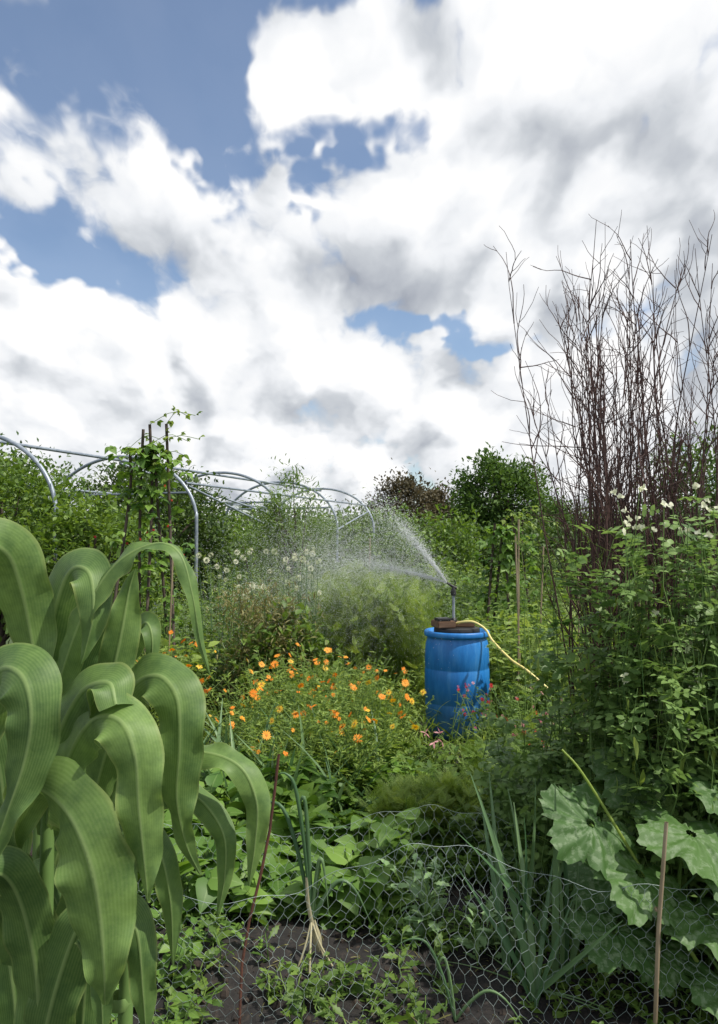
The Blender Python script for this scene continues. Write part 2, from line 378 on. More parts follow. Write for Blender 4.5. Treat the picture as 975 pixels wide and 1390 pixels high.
tree('hazel_bush',(5.4,14,0),2.1,(1.3,.9,.9),110,45,.09,'dark',.05,.55,'oval',clump=.18)

# ------------------------------------------------------------------ polytunnel frame
ax=nrm(np.array([2.81,7.3,0])); pr=np.array([.933,-.36,0]); ridge0=np.array([-4.68,10,0])
def rp(y): return ridge0+ax*((y-10)/ax[1])
a=Acc()
def hoop(y,w=1.45,H=3.1,b=1.05):
    c=rp(y); pts=[]
    pts.append(c+pr*w); pts.append(c+pr*w+[0,0,1.0])
    for th in np.linspace(0,PI,25): pts.append(c+pr*w*math.cos(th)+np.array([0,0,H-b+b*math.sin(th)]))
    pts.append(c-pr*w+[0,0,1.0]); pts.append(c-pr*w)
    pipe(a,pts,.027,'galv',80,8)
for y in (9.45,12.2,15.0,17.4,19.6): hoop(y)
def rail(f,H,y0=8.0,y1=19.6,r=.02):
    p0=rp(y0)+pr*f+[0,0,H]; p1=rp(y1)+pr*f+[0,0,H]; pipe(a,[p0,(p0+p1)/2,p1],r,'galv',6,8)
rail(0,3.05,7.2,r=.025); rail(1.25,2.65,12.2); rail(-1.25,2.62); 
def strut(y0,f0,h0,y1,f1,h1,r=.018):
    p0=rp(y0)+pr*f0+[0,0,h0]; p1=rp(y1)+pr*f1+[0,0,h1]; pipe(a,[p0,(p0+p1)/2,p1],r,'galv',4,8)
strut(12.2,1.3,2.6,15,1.43,1.9); strut(12.2,0,3.0,15.0,1.4,2.2); strut(15,-1.3,2.5,15,1.3,2.5); strut(17.4,-1.3,2.5,17.4,1.3,2.5); strut(19.6,1.3,2.5,17.4,1.43,2.0); strut(12.2,-1.3,2.5,12.2,1.3,2.5)
a.build('polytunnel_frame')

# ------------------------------------------------------------------ runner beans on poles
def bean_row(name,cx,cy,w,H,n,red=True):
    a=Acc(); P=[]
    for i in range(n):
        x=cx+(i/(n-1)-.5)*w*.35+U(-.04,.04)
        P.append(spline([(x*1.0+(cx-x)*-.9,cy+(.35 if i%2 else -.35),0),(x,cy,H*.75),(x-(cx-x)*-.25+U(-.05,.05),cy+U(-.08,.08),H*U(.93,1.05))],8))
    P=np.array(P); tubes(a,P,.016,'bark',6)
    pos=P[:,1:].reshape(-1,3); 
    idx=rng.integers(0,len(pos),330); p=pos[idx]+rng.normal(0,1,(330,3))*[.09,.09,.2]
    p=p[p[:,2]<H*.97]; d=rng.normal(0,1,(len(p),3))*[1,1,.3]+[0,-.3,-.1]
    inst(a,'bean3',p,d,U(.10,.19,len(p)),'bean',U(0,1,len(p)))
    q=[]
    for i in range(9):
        b=P[rng.integers(0,n),-1-rng.integers(0,2)]; e=b+np.array([U(-.1,.45),U(-.1,.1),U(-.05,.2)]); q.append(spline([b,(b+e)/2+[0,0,.08],e],6))
    q=np.array(q); tubes(a,q,.003,'stem',4)
    qq=q.reshape(-1,3); inst(a,'bean3',qq,rng.normal(0,1,(len(qq),3)),U(.05,.1,len(qq)),'light',U(0,1,len(qq)))
    if red:
        r=pos[rng.integers(0,len(pos),12)]*[1,1,.8]+rng.normal(0,.16,(12,3)); inst(a,'tuft',r,rng.normal(0,1,(12,3)),.016,'red',U(0,1,12))
    return a.build(name)
bean_row('runner_bean_poles',-2.08,7.6,1.0,2.8,5)
bean_row('runner_bean_poles',-4.9,8.0,.8,2.2,4)
bean_row('runner_bean_poles',1.75,9.0,1.0,2.0,5,False)

# ------------------------------------------------------------------ middle-distance planting
def patch(name,n,x0,x1,y0,y1,h0,h1,k,size,tk,lk,lean=.2,r=.004,elev=.35,t0=.15,flower=None,sk='stem',rb=0,taper=.4,keep=None):
    a=Acc(); b=box_pts(n,x0,x1,y0,y1)
    if keep: b=b[keep(b)]
    n=len(b); b[:,2]=gh(b[:,0],b[:,1])-.02
    hv=.5+.5*np.sin(b[:,0]*4.1+y0)*np.sin(b[:,1]*3.3+x0); h=h0+(h1-h0)*np.clip(hv*.7+U(0,.4,n),0,1)
    tips,lv,hh=herb(a,b,h,lean,k,size,tk,lk,sk,r,t0,elev,taper,rbias=rb)
    if flower:
        for tkf,fk,fs,frac,updir in flower:
            sel=U(0,1,n)<frac; m=sel.sum(); 
            d=rng.normal(0,.6,(m,3))+[0,-.5,.2]
            inst(a,tkf,tips[sel]+[0,0,.005],d,fs*U(.7,1.1,m),fk,U(0,1,m))
    return a.build(name)

patch('tall_weeds',380,-3.6,.6,8.6,10.8,1.0,1.7,16,.11,'lance','light',.12)
patch('tall_weeds',260,-3.0,-.6,7.6,9.2,.8,1.3,16,.10,'oval','mid',.15)
patch('currant_bush',440,-1.9,1.0,10.0,12.5,1.0,1.6,20,.10,'oval','mid',.2)
patch('asparagus_ferns',330,-.35,.75,7.6,9.0,.9,1.6,12,.24,'fern','light',.12,elev=.9)
patch('raspberry_canes',340,.95,3.6,8.4,10.8,1.0,1.6,18,.10,'oval','mid',.15)
patch('raspberry_canes',260,1.5,4.6,10.8,13,1.0,1.65,16,.12,'oval','light',.15)
patch('parsnip_plants',280,1.25,2.6,6.6,8.4,.7,1.25,14,.16,'lobed','light',.15)
patch('spinach_plants',240,-2.9,-1.5,6.2,7.6,.5,1.1,14,.16,'oval','light',.15)
a=Acc(); foliage(a,(-.85,7.3,.62),(.42,.4,.6),90,60,.06,'lance','brown',.3,.22); foliage(a,(-.75,7.25,.5),(.5,.4,.5),50,50,.08,'oval','mid',.3,.22)
b=box_pts(30,-1.0,-.6,7.1,7.5); herb(a,b,U(.7,1.2,30),.2,12,.07,'lance','brown'); a.build('seeding_sorrel_bush')

a=Acc(); n=46; b=box_pts(n,-1.5,-.4,7.2,8.0); tips,_,_=herb(a,b,U(1.2,1.68,n),.05,0,.1,'blade','leek','leek',.006)
inst(a,'umbel',tips,rng.normal(0,1,(n,3)),U(.024,.038,n),'white',U(.2,1,n))
b=box_pts(120,-1.5,-.3,7.6,8.6); inst(a,'blade',b,rng.normal(0,.25,(120,3))+[0,0,1],U(.5,.9,120),'leek',U(0,1,120)); a.build('leek_seedheads')

def marigold(name,x0,x1,y0,y1,n,h0,h1,fr=.26):
    a=Acc(); b=box_pts(n,x0,x1,y0,y1)
    cx,cy=(x0+x1)/2,(y0+y1)/2; e=((b[:,0]-cx)/(x1-x0)*2)**2+((b[:,1]-cy)/(y1-y0)*2)**2; b=b[e<1.1]; e=e[e<1.1]; n=len(b)
    h=(h0+(h1-h0)*U(0,1,n))*(1-.3*np.clip(e,0,1))
    tips,_,_=herb(a,b,h,.28,15,.085,'lance','light','stem',.003,.1,.6)
    cl=.5+.5*np.sin(b[:,0]*7.3+1.1)*np.sin(b[:,1]*6.1)
    sel=U(0,1,n)<fr*(.2+1.6*cl**1.5); t=tips[sel]; m=len(t)
    nn=nrm(np.stack([rng.normal(0,.7,m),-.4+rng.normal(0,.7,m),np.full(m,.7)],-1)); d=nrm(np.cross(nn,rng.normal(0,1,(m,3))))
    sz=U(.014,.038,m); ky=U(0,1,m)<.75
    for kk,key in ((ky,'orange'),(~ky,'yellow')):
        if kk.sum():
            inst(a,'daisy',t[kk],d[kk],sz[kk],key,U(0,1,kk.sum()),up=nn[kk],roll=0)
            inst(a,'disk',t[kk],d[kk],sz[kk],'centre',U(.3,1,kk.sum()),up=nn[kk],roll=0)
    t2=tips[~sel]; inst(a,'tuft',t2,rng.normal(0,1,(len(t2),3)),.009,'stem',U(0,1,len(t2)))
    return a.build(name)
marigold('marigold_patch',-1.05,.38,5.2,6.9,820,.55,.99,.27)
marigold('marigold_patch',-.75,.1,4.9,5.6,260,.45,.7,.10)
marigold('marigold_patch',-2.05,-1.45,6.0,7.1,240,.65,1.1,.42)

# ------------------------------------------------------------------ near beds
a=Acc(); b=box_pts(170,-1.3,.1,4.7,5.9); inst(a,'blade',b,rng.normal(0,.28,(170,3))+[0,0,1],U(.35,.65,170),'leek',U(0,1,170)); a.build('onion_bed')
patch('bean_plants',130,-1.2,.25,3.6,4.35,.16,.38,9,.16,'heart','bean',.3,elev=.15,taper=.2)
patch('bean_plants',110,-1.6,-.3,4.4,5.2,.2,.45,9,.14,'heart','bean',.3,elev=.2,taper=.2)
patch('carrot_row',90,.2,.62,4.3,4.7,.28,.46,9,.2,'fern','light',.25,elev=.9,t0=.05)
patch('carrot_row',60,.75,1.3,4.8,5.3,.3,.45,9,.2,'fern','mid',.25,elev=.9,t0=.05)
patch('turnip_row',140,-.05,1.5,4.9,5.9,.15,.36,9,.17,'lobed','mid',.3,elev=.5,t0=.05)
patch('lettuce_row',130,-.2,.9,3.95,4.4,.1,.24,10,.13,'lobed','bean',.3,elev=.6,t0=.02)
patch('strawberry_plants',200,.55,1.3,4.0,4.7,.2,.42,12,.09,'round','mid',.3,elev=.4)
patch('nasturtium_patch',70,-.3,.5,4.7,5.2,.15,.36,10,.10,'round','bean',.3,elev=.4)
patch('geranium_clump',220,1.05,1.95,5.4,6.6,.4,.68,16,.075,'lobed','mid',.3,flower=[('tuft','pink',.02,.12,0)])
patch('chickweed',420,-1.6,1.6,4.0,6.6,.06,.2,9,.05,'oval','mid',.5)
patch('chickweed',560,-1.2,1.5,3.3,4.1,.04,.15,8,.05,'oval','bean',.5,keep=lambda b:(np.sin(b[:,0]*7)+np.sin(b[:,1]*9+b[:,0]*4))>-.3)
patch('chickweed',620,-1.8,1.9,2.45,3.4,.03,.13,9,.05,'oval','mid',.5,keep=lambda b:((np.sin(b[:,0]*6+2)+np.sin(b[:,1]*11+b[:,0]*3))>.55)|(b[:,0]>.5)|(b[:,0]<-.7))
patch('turnip_seedlings',26,-.9,.45,2.7,3.4,.1,.22,9,.10,'lobed','mid',.25,elev=.5,t0=.1)
patch('couch_grass',700,-2.4,2.2,5.6,8.4,.1,.3,5,.3,'blade','light',.2,elev=1.4,t0=.01)
patch('young_cabbage',9,.16,.36,3.35,3.55,.2,.36,13,.12,'lobed','glauc',.15,elev=.6,t0=.1)
patch('young_cabbage',8,.46,.62,3.15,3.35,.15,.28,12,.11,'lobed','glauc',.15,elev=.6,t0=.1)
a=Acc(); b=np.concatenate([box_pts(26,.95,1.4,4.3,6.0),box_pts(22,.72,1.12,6.0,6.5)]); nb=len(b)
tips,_,_=herb(a,b,np.concatenate([U(.35,.6,26),U(.3,.62,22)]),.15,8,.06,'lance','mid')
d=rng.normal(0,1,(nb,3))*[1,.3,.5]+[0,0,.3]; sel=np.arange(nb)%2==0
inst(a,'tuft',tips[sel],d[sel],U(.014,.022,sel.sum()),'red',U(0,1,sel.sum())); inst(a,'tuft',tips[~sel],d[~sel],.015,'pink',U(0,.4,(~sel).sum())); a.build('red_dianthus')
a=Acc(); b=box_pts(12,.42,.62,5.6,5.9); tips,_,_=herb(a,b,U(.2,.36,12),.2,8,.06,'lance','mid'); inst(a,'petal',np.repeat(tips[:4],4,0),rng.normal(0,1,(16,3)),.05,'pink',U(.6,1,16)); a.build('pink_poppy')

# ------------------------------------------------------------------ onions in front
def blades(acc,base,specs,key,w):
    for (dx,dy,L,bend,kink) in specs:
        b=np.array(base,float); pts=[b,b+[dx*.3,dy*.3,L*.5],b+[dx*.7,dy*.7,L*.9],b+[dx*1.1,dy*1.1,L*(1-bend*.3)],b+[dx*1.5,dy*1.5,L*(1-bend)]]
        P=spline(pts,16); t=np.linspace(0,1,16)
        tubes(acc,P[None],(w*(1-t**2.5)*(.75+.25*np.sin(t*3))+.0008)[None],key,6,U(0,1))
a=Acc()
for bx,by,n in ((.66,2.95,10),(.80,3.08,9),(.60,3.12,8)):
    d=np.stack([rng.normal(.12,.42,n),rng.normal(-.05,.25,n),np.ones(n)],-1)
    inst(a,'wblade',np.tile([bx,by,.02],(n,1))+rng.normal(0,.014,(n,3)),d,U(.42,.85,n),'leek',U(0,1,n),up=np.tile([0,-1.0,.1],(n,1)),roll=.7)
d=np.stack([rng.normal(0,1,6),rng.normal(.2,.5,6),np.full(6,.25)],-1)
inst(a,'wblade',np.tile([.66,3.0,.03],(6,1)),d,U(.25,.4,6),'leek',U(0,1,6))
a.build('leek_plants')
a=Acc()
bx,by=-.2,3.3
tubes(a,spline([(bx+.03,by,.02),(bx+.02,by,.09),(bx-.01,by,.2),(bx-.02,by,.33)],8)[None],np.array([[.006,.019,.02,.014,.012,.011,.01,.009]]),'straw',8)
blades(a,(bx,by,.14),[(-.1,0,.62,.0,0),(-.17,.05,.5,.1,0),(.05,-.02,.30,.9,0),(.17,-.02,.2,1.0,0),(-.04,0,.55,.2,0)],'leek',.010)
for e in ((.09,-.05),(-.05,-.06),(.05,.0),(.0,-.09)): tubes(a,spline([(bx,by,.15),(bx+e[0]*.4,by+e[1],.08),(bx+e[0],by+e[1]*1.5,.0)],6)[None],.005,'straw',5)
a.build('onion_plant')
a=Acc(); tubes(a,spline([(1.36,2.9,.02),(1.16,2.92,.35),(.98,2.95,.66),(.86,3.0,.86),(.8,3.05,.93)],20)[None],np.linspace(.008,.004,20)[None],'light',6,.9)
blades(a,(.35,2.85,.01),[(-.14,0,.3,.1,0),(.16,-.05,.14,.9,0),(-.05,.0,.24,.4,0)],'leek',.006); a.build('onion_plant')

# ------------------------------------------------------------------ squash
def squash_leaf(size):
    nr,na=9,90; V=[(0,0,0)];lu=[0];lv=[0]
    for i in range(1,nr+1):
        r=i/nr
        for j in range(na):
            th=2*PI*j/na
            c=abs(math.cos(2.5*(th-PI/2)))
            lob=.66+.34*c**.75+(.05*math.sin(th*27)+.035*math.sin(th*41+1))*max(0,r-.5)*2
            if abs(((th+PI/2+PI)%(2*PI))-PI)<.28: lob*=.35
            R_=r*(lob*r+(1-r)*.8)
            z=.07*math.sin(th*5+1)*r*r+.13*(1-c)*r+.045*math.sin(th*13+r*7)*r-.2*r*r
            V.append((R_*math.cos(th),R_*math.sin(th),z)); lu.append(1-c if r>0 else 0); lv.append(r)
    F=[]
    for i in range(nr-1):
        for j in range(na): F.append((1+i*na+j,1+i*na+(j+1)%na,1+(i+1)*na+(j+1)%na,1+(i+1)*na+j))
    V=np.array(V); F=np.array(F)
    return V,F,np.array(lu),np.array(lv)
T['squash']=squash_leaf(1)
a=Acc(); root=np.array([1.25,3.15,.02])
leaves=[(.88,2.95,.68,.19),(1.04,2.88,.52,.2),(1.24,2.9,.66,.21),(1.42,2.85,.56,.21),(1.0,3.1,.42,.18),(1.15,3.2,.80,.18),(1.42,3.1,.80,.2),(1.28,2.85,.38,.2),(.95,2.9,.30,.16),(1.5,2.9,.36,.21),(1.7,3.0,.6,.22),(1.12,2.92,.22,.16),(1.33,2.8,.16,.18),(1.6,3.2,.85,.2)]
for x,y,z,s in leaves:
    c=np.array([x,y,z]); 
    tubes(a,spline([root+U(-.05,.05,3)*[1,1,0],(root+c)/2+[0,0,.12],c-[0,0,.005]],10)[None],np.linspace(.010,.005,10)[None],'stem',7,.2)
    nn=np.array([U(-.5,.5),-.6+U(-.3,.3),.8]); out=(c-root)*[1,1,0]+[0,-.1,-.1]
    inst(a,'squash',[c],[out],s*1.05,'squash',U(.1,.9),up=nn[None],roll=.05)
a.build('courgette_plant')

# ------------------------------------------------------------------ pea wall
a=Acc()
def vine(x0,x1,y0,y1,n,h0,h1,k,size,tk,key,lean,rb=0):
    b=box_pts(n,x0,x1,y0,y1); return herb(a,b,U(h0,h1,n),lean,k,size,tk,key,'pea',.0035,.08,.2,.25,pts=7,wob=.12,rbias=rb)
t1=vine(1.02,1.75,3.05,3.6,85,1.1,1.86,22,.13,'peacomp','pea',.06,.1)
t2=vine(.92,1.3,3.3,3.8,36,.9,1.55,22,.13,'peacomp','pea',.08)
t3=vine(.74,1.05,3.5,4.2,50,.45,.95,22,.12,'peacomp','pea',.12)
vine(1.6,2.3,3.0,3.8,60,1.3,1.9,22,.14,'peacomp','pea',.06)
t4=vine(1.0,1.55,3.05,3.3,18,1.75,2.02,16,.10,'peacomp','pea',.04,.3)
def sweetpea(c,s,key='white'):
    nrm_=nrm(rng.normal(0,.5,3)+[0,-1,.2]); 
    for _ in range(2):
        o=c+rng.normal(0,.014,3); d=rng.normal(0,.35,(4,3))+np.array([[0,0,1],[.8,0,.4],[-.8,0,.4],[0,0,-.5]])
        inst(a,'round',np.tile(o,(4,1)),d,s*np.array([1,.9,.9,.6]),key,U(.2,1,4),up=np.tile(nrm_,(4,1)),roll=.3)
for c in list(t4[0][:11])+list(t1[0][rng.integers(0,len(t1[0]),8)]): sweetpea(c+[0,-.01,.01],.021)
pp=np.concatenate([t1[0],t2[0]]); m=150; q=pp[rng.integers(0,len(pp),m)]*[1,1,1]-np.stack([np.zeros(m),np.zeros(m),U(0,.9,m)],-1)+rng.normal(0,.06,(m,3))
inst(a,'lance',q,rng.normal(0,.3,(m,3))+[0,0,-1],U(.06,.09,m),'light',U(0,1,m))
Q=[]
for c in pp[rng.integers(0,len(pp),130)]:
    c=c-[0,0,U(0,.4)]; e=rng.normal(0,.07,3)+[0,0,.1]; Q.append(spline([c,c+e*.6,c+e+rng.normal(0,.02,3),c+e*1.1+rng.normal(0,.03,3)],7))
tubes(a,np.array(Q),.0013,'light',3)
a.build('climbing_pea_plants')
a=Acc(); b=box_pts(6,1.0,1.45,4.6,5.4); tips,_,_=herb(a,b,U(1.5,1.95,6),.1,5,.16,'fern','light',elev=.8)
for t in tips:
    e=rng.normal(0,1,(14,3))*[.05,.05,.01]+t+[0,0,.05]
    tubes(a,np.stack([np.repeat(t[None],14,0),(t+e)/2+[0,0,.01],e],1),.0015,'stem',3); inst(a,'tuft',e,rng.normal(0,1,(14,3)),.007,'light',U(.5,1,14))
a.build('dill_flowers')

# ------------------------------------------------------------------ brushwood
a=Acc()
def grow(starts,dirs,lens,k,wig,upb):
    m=len(starts); P=np.zeros((m,k,3)); P[:,0]=starts; d=nrm(dirs)
    for i in range(1,k):
        d=nrm(d+rng.normal(0,wig,(m,3))+np.array([0,0,upb])); P[:,i]=P[:,i-1]+d*(lens/(k-1))[:,None]
    return P
S=[];D=[];Ls=[]
for cx,cy,sp,n in ((1.29,3.9,.09,40),(1.56,4.0,.085,36),(1.43,4.1,.09,10),(1.86,4.1,.07,7)):
    for i in range(n):
        o=rng.normal(0,1,2)*sp; S.append((cx+o[0]*1.1,cy+o[1],0)); D.append((-o[0]*.12+U(-.015,.02),o[1]*.1,1)); Ls.append(U(1.8,2.9) if i%3 else U(2.8,3.4))
S=np.array(S);D=np.array(D);Ls=np.array(Ls)
P=grow(S,D,Ls,20,.037,.035); tubes(a,P,np.linspace(.0085,.0015,20)[None]*U(.6,1.25,(len(S),1)),'twig',5)
def sub(P,nper,l0,l1,t0,spread,k,wig,upb,r0,r1):
    m=len(P);kk=P.shape[1]; idx=np.repeat(np.arange(m),nper); f=U(t0,.97,m*nper)*(kk-1); i0=f.astype(int); fr=(f-i0)[:,None]
    st=P[idx,i0]*(1-fr)+P[idx,np.minimum(i0+1,kk-1)]*fr; tg=nrm(P[idx,np.minimum(i0+1,kk-1)]-P[idx,i0])
    d=tg+rng.normal(0,spread,(m*nper,3)); ln=U(l0,l1,m*nper)*(1-.45*np.clip(f/(kk-1)-.6,0,1)/.4)
    Q=grow(st,d,ln,k,wig,upb); tubes(a,Q,np.linspace(r0,r1,k)[None]*np.ones((m*nper,1)),'twig',4); return Q
Q=sub(P,8,.2,.66,.42,.36,10,.12,.06,.003,.0011)
Q2=sub(Q,2,.08,.26,.2,.5,6,.13,.05,.0015,.0009)
a.build('birch_pea_sticks')

a=Acc()
for x,y,h,l in ((1.42,6.9,1.95,.02),(1.5,7.1,1.8,-.05),(1.75,7.6,1.7,.08),(-1.75,7.0,1.6,.05),(2.0,7.0,1.6,0),(.1,9.0,1.8,.03)):
    tubes(a,np.array([[[x,y,0],[x+l/2,y,h/2],[x+l,y,h]]]),.008,'cane',6)
a.build('bamboo_canes')

# ------------------------------------------------------------------ barrel + sprinkler
def lathe(acc,prof,c,key,n=64):
    prof=np.array(prof); k=len(prof); th=np.arange(n)*2*PI/n
    V=np.stack([c[0]+prof[:,0,None]*np.cos(th),c[1]+prof[:,0,None]*np.sin(th),c[2]+np.repeat(prof[:,1,None],n,1)],-1)
    i=np.arange(k-1)[:,None]*n;j=np.arange(n)[None];j2=(j+1)%n
    F=np.stack([i+j,i+j2,i+n+j2,i+n+j],-1).reshape(-1,4); acc.add(V.reshape(-1,3),F,key)
def barrel_mat():
    m,nt,N,L=newmat('blue_hdpe'); out=N.new('ShaderNodeOutputMaterial'); p=N.new('ShaderNodeBsdfPrincipled')
    tc=N.new('ShaderNodeTexCoord'); mp=N.new('ShaderNodeMapping'); mp.inputs['Scale'].default_value=(1,1,.22); L.new(tc.outputs['Object'],mp.inputs[0])
    n1=N.new('ShaderNodeTexNoise'); n1.inputs['Scale'].default_value=14; n1.inputs['Detail'].default_value=8; n1.inputs['Roughness'].default_value=.65; L.new(mp.outputs[0],n1.inputs['Vector'])
    cr=N.new('ShaderNodeValToRGB'); e=cr.color_ramp.elements; e[0].position=.3; e[0].color=(.008,.12,.38,1); e[1].position=.75; e[1].color=(.06,.25,.56,1); e2=e.new(.5); e2.color=(.012,.17,.5,1)
    L.new(n1.outputs['Fac'],cr.inputs[0])
    sp=N.new('ShaderNodeSeparateXYZ'); L.new(tc.outputs['Object'],sp.inputs[0])
    n2=N.new('ShaderNodeTexNoise'); n2.inputs['Scale'].default_value=30; n2.inputs['Detail'].default_value=6; L.new(tc.outputs['Object'],n2.inputs['Vector'])
    mr=N.new('ShaderNodeMapRange'); mr.inputs[1].default_value=.45; mr.inputs[2].default_value=.0; L.new(sp.outputs[2],mr.inputs[0])
    mu=N.new('ShaderNodeMath'); mu.operation='MULTIPLY'; L.new(mr.outputs[0],mu.inputs[0]); L.new(n2.outputs['Fac'],mu.inputs[1])
    mx=N.new('ShaderNodeMix'); mx.data_type='RGBA'; L.new(mu.outputs[0],mx.inputs['Factor']); L.new(cr.outputs[0],mx.inputs['A']); mx.inputs['B'].default_value=(.09,.12,.10,1)
    L.new(mx.outputs['Result'],p.inputs['Base Color']); p.inputs['Roughness'].default_value=.45
    L.new(p.outputs[0],out.inputs[0]); return m
M['barrel']=barrel_mat()
par=bpy.data.objects.new('water_barrel',None); bpy.context.collection.objects.link(par)
bc=(.89,7.0,0)
a=Acc(); lathe(a,[(.001,.01),(.25,.01),(.268,.03),(.278,.08),(.285,.2),(.289,.30),(.2865,.307),(.2865,.32),(.290,.327),(.292,.5),(.291,.60),(.288,.607),(.288,.62),(.291,.627),(.288,.76),(.281,.83),(.270,.868),(.265,.88),(.265,.893),(.292,.897),(.296,.905),(.296,.935),(.288,.945),(.272,.945),(.268,.915),(.001,.912)],bc,'barrel'); a.build('drum_body',parent=par)
def boxm(acc,c,s,key,rot=0,bev=.008):
    import bmesh
    bm=bmesh.new(); bmesh.ops.create_cube(bm,size=1)
    for v in bm.verts: v.co=Vector((v.co.x*s[0],v.co.y*s[1],v.co.z*s[2]))
    bmesh.ops.bevel(bm,geom=bm.edges[:],offset=bev,segments=2,affect='EDGES')
    bmesh.ops.triangulate(bm,faces=bm.faces[:])
    co=math.cos(rot);si=math.sin(rot)
    V=[(c[0]+v.co.x*co-v.co.y*si,c[1]+v.co.x*si+v.co.y*co,c[2]+v.co.z) for v in bm.verts]; bm.verts.index_update()
    F=[[v.index for v in f.verts] for f in bm.faces]; acc.add(V,F,key); bm.free()
a=Acc(); lathe(a,[(.001,.975),(.19,.975),(.205,.968),(.208,.95),(.208,.9155)],bc,'black'); boxm(a,(.76,6.93,1.008),(.17,.2,.06),'wood',.25); boxm(a,(.9,7.0,1.0),(.3,.12,.045),'wood',-.1); boxm(a,(.75,6.9,1.052),(.13,.12,.025),'black',.25); a.build('lid_and_blocks',parent=par,smooth=False)
a=Acc(); sx,sy=.855,6.95
tubes(a,np.array([[[sx,sy,.95],[sx,sy,1.1],[sx,sy,1.26],[sx,sy,1.31]]]),np.array([[.013,.013,.013,.013]]),'galv',10)
tubes(a,np.array([[[sx,sy,1.26],[sx,sy,1.30],[sx-.0,sy,1.335]]]),np.array([[.024,.026,.014]]),'black',10)
tubes(a,np.array([[[sx+.03,sy,1.325],[sx-.01,sy,1.345],[sx-.06,sy,1.375]]]),np.array([[.012,.013,.009]]),'black',8)
tubes(a,np.array([[[sx+.0,sy,1.33],[sx+.02,sy,1.37],[sx+.01,sy,1.40]]]),.005,'black',6)
boxm(a,(sx,sy,1.03),(.05,.05,.06),'black',.2); a.build('impact_sprinkler',parent=par)
a=Acc(); pipe(a,[(.86,6.92,1.01),(.95,6.85,1.035),(1.03,6.83,1.03),(1.12,6.8,.97),(1.17,6.74,.88),(1.30,6.6,.74),(1.42,6.5,.66),(1.6,6.4,.5)],.011,'hose',60,8); a.build('hose',parent=par)

def wmat():
    m,nt,N,L=newmat('water_droplets'); out=N.new('ShaderNodeOutputMaterial'); d=N.new('ShaderNodeBsdfDiffuse'); d.inputs[0].default_value=(.93,.95,.96,1)
    t=N.new('ShaderNodeBsdfTranslucent'); t.inputs[0].default_value=(.93,.95,.96,1); ms=N.new('ShaderNodeMixShader'); ms.inputs[0].default_value=.5
    L.new(d.outputs[0],ms.inputs[1]); L.new(t.outputs[0],ms.inputs[2]); L.new(ms.outputs[0],out.inputs[0]); return m
M['water']=wmat()
tet=(np.array([(0,1,0),(.3,-.3,.2),(-.3,-.3,.2),(0,-.3,-.35)],float),np.array([(0,1,2),(0,2,3),(0,3,1),(1,3,2)]),np.zeros(4),np.zeros(4))
a=Acc()
def jet(v,n,tmax,s0,s1,size,tp=1.0):
    v=np.array(v,float); t=U(0,1,n)**tp*tmax; g=np.array([0,0,-9.8])
    o=np.array([sx-.06,sy,1.375]); drag=np.exp(-t*.55)[:,None]
    vv=v[None]*(1+rng.normal(0,.08,(n,1)))
    p=o+vv*t[:,None]*drag+.5*g*(t**2)[:,None]+rng.normal(0,1,(n,3))*(s0+s1*t)[:,None]
    vel=vv*drag+g*t[:,None]
    k=p[:,2]>.15
    inst(a,tet,p[k],vel[k],size*U(.5,1.5,k.sum()),'water',.5)
jet((-3.4,1.6,5.0),3000,.13,.002,.24,.0055,1.3)
jet((-3.4,1.6,5.0),2400,.2,.004,.45,.0055,.8)
jet((-6.6,2.6,2.1),3000,.11,.002,.22,.0055,1.3)
jet((-6.6,2.6,2.1),3000,.2,.004,.45,.0055,.8)
jet((-3.4,1.9,4.2),18000,.75,.03,.65,.0045,.8)
jet((-5.2,2.8,2.3),18000,.6,.03,.7,.0045,.8)
n=80000; p=np.stack([rng.normal(-.1,.46,n),7.9+rng.normal(0,.55,n),1.25+rng.normal(0,.3,n)],-1); p=p[p[:,2]>.4]; inst(a,tet,p,np.array([[-.3,.2,-1]])+rng.normal(0,.2,(len(p),3)),U(.002,.0042,len(p)),'water',.5)
a.build('water_spray')

# ------------------------------------------------------------------ chicken wire
def netting(x0,x1,y,H,cell,fy,fz,r=.00065):
    a=Acc(); w=cell; h=cell*.9; segs=[]
    nxx=int((x1-x0)/w); nyy=int(H/h)
    for q in range(nyy+1):
        off=(q%2)*.5*w
        for c in range(nxx):
            x=x0+c*w+off; z=q*h
            segs.append(((x,z),(x,z+h*.45))); segs.append(((x,z+h*.45),(x+w/2,z+h))); segs.append(((x,z+h*.45),(x-w/2,z+h)))
    s=np.array(segs)
    def mp(u,v): return np.stack([u+.016*np.sin(v*17+u*5)+.01*np.sin(u*11),y+fy(u,v),v*fz(u)+.012*np.sin(u*23+v*31)+.02*np.sin(u*6)],-1)
    P=np.stack([mp(s[:,0,0],s[:,0,1]),mp(s[:,1,0],s[:,1,1])],1)
    tubes(a,P,r,'wire',4)
    u=np.linspace(x0,x1,90); z=np.full(90,(nyy+1)*h); tubes(a,mp(u,z)[None],r*1.3,'wire',5)
    return a
def fy(u,v): return .05*np.sin(u*3.1)+.10*v*np.sin(u*2.3+1)+.03*np.sin(u*9+v*6)
def fz(u): return 1+.12*np.sin(u*2.7+.8)+.05*np.sin(u*7)
a=netting(-1.1,2.0,2.8,.50,.045,fy,fz); a.build('chicken_wire_fence')
def fy2(u,v): return .08*np.sin(u*2.2+2)+.22*v
a=netting(-1.3,1.6,3.6,.40,.05,fy2,lambda u:1+.15*np.sin(u*3.3)); a.build('chicken_wire_fence')
a=Acc()
tubes(a,np.array([[[1.04,2.76,0],[1.055,2.75,.38],[1.085,2.74,.76]]]),np.array([[.008,.008,.007]]),'cane',7)
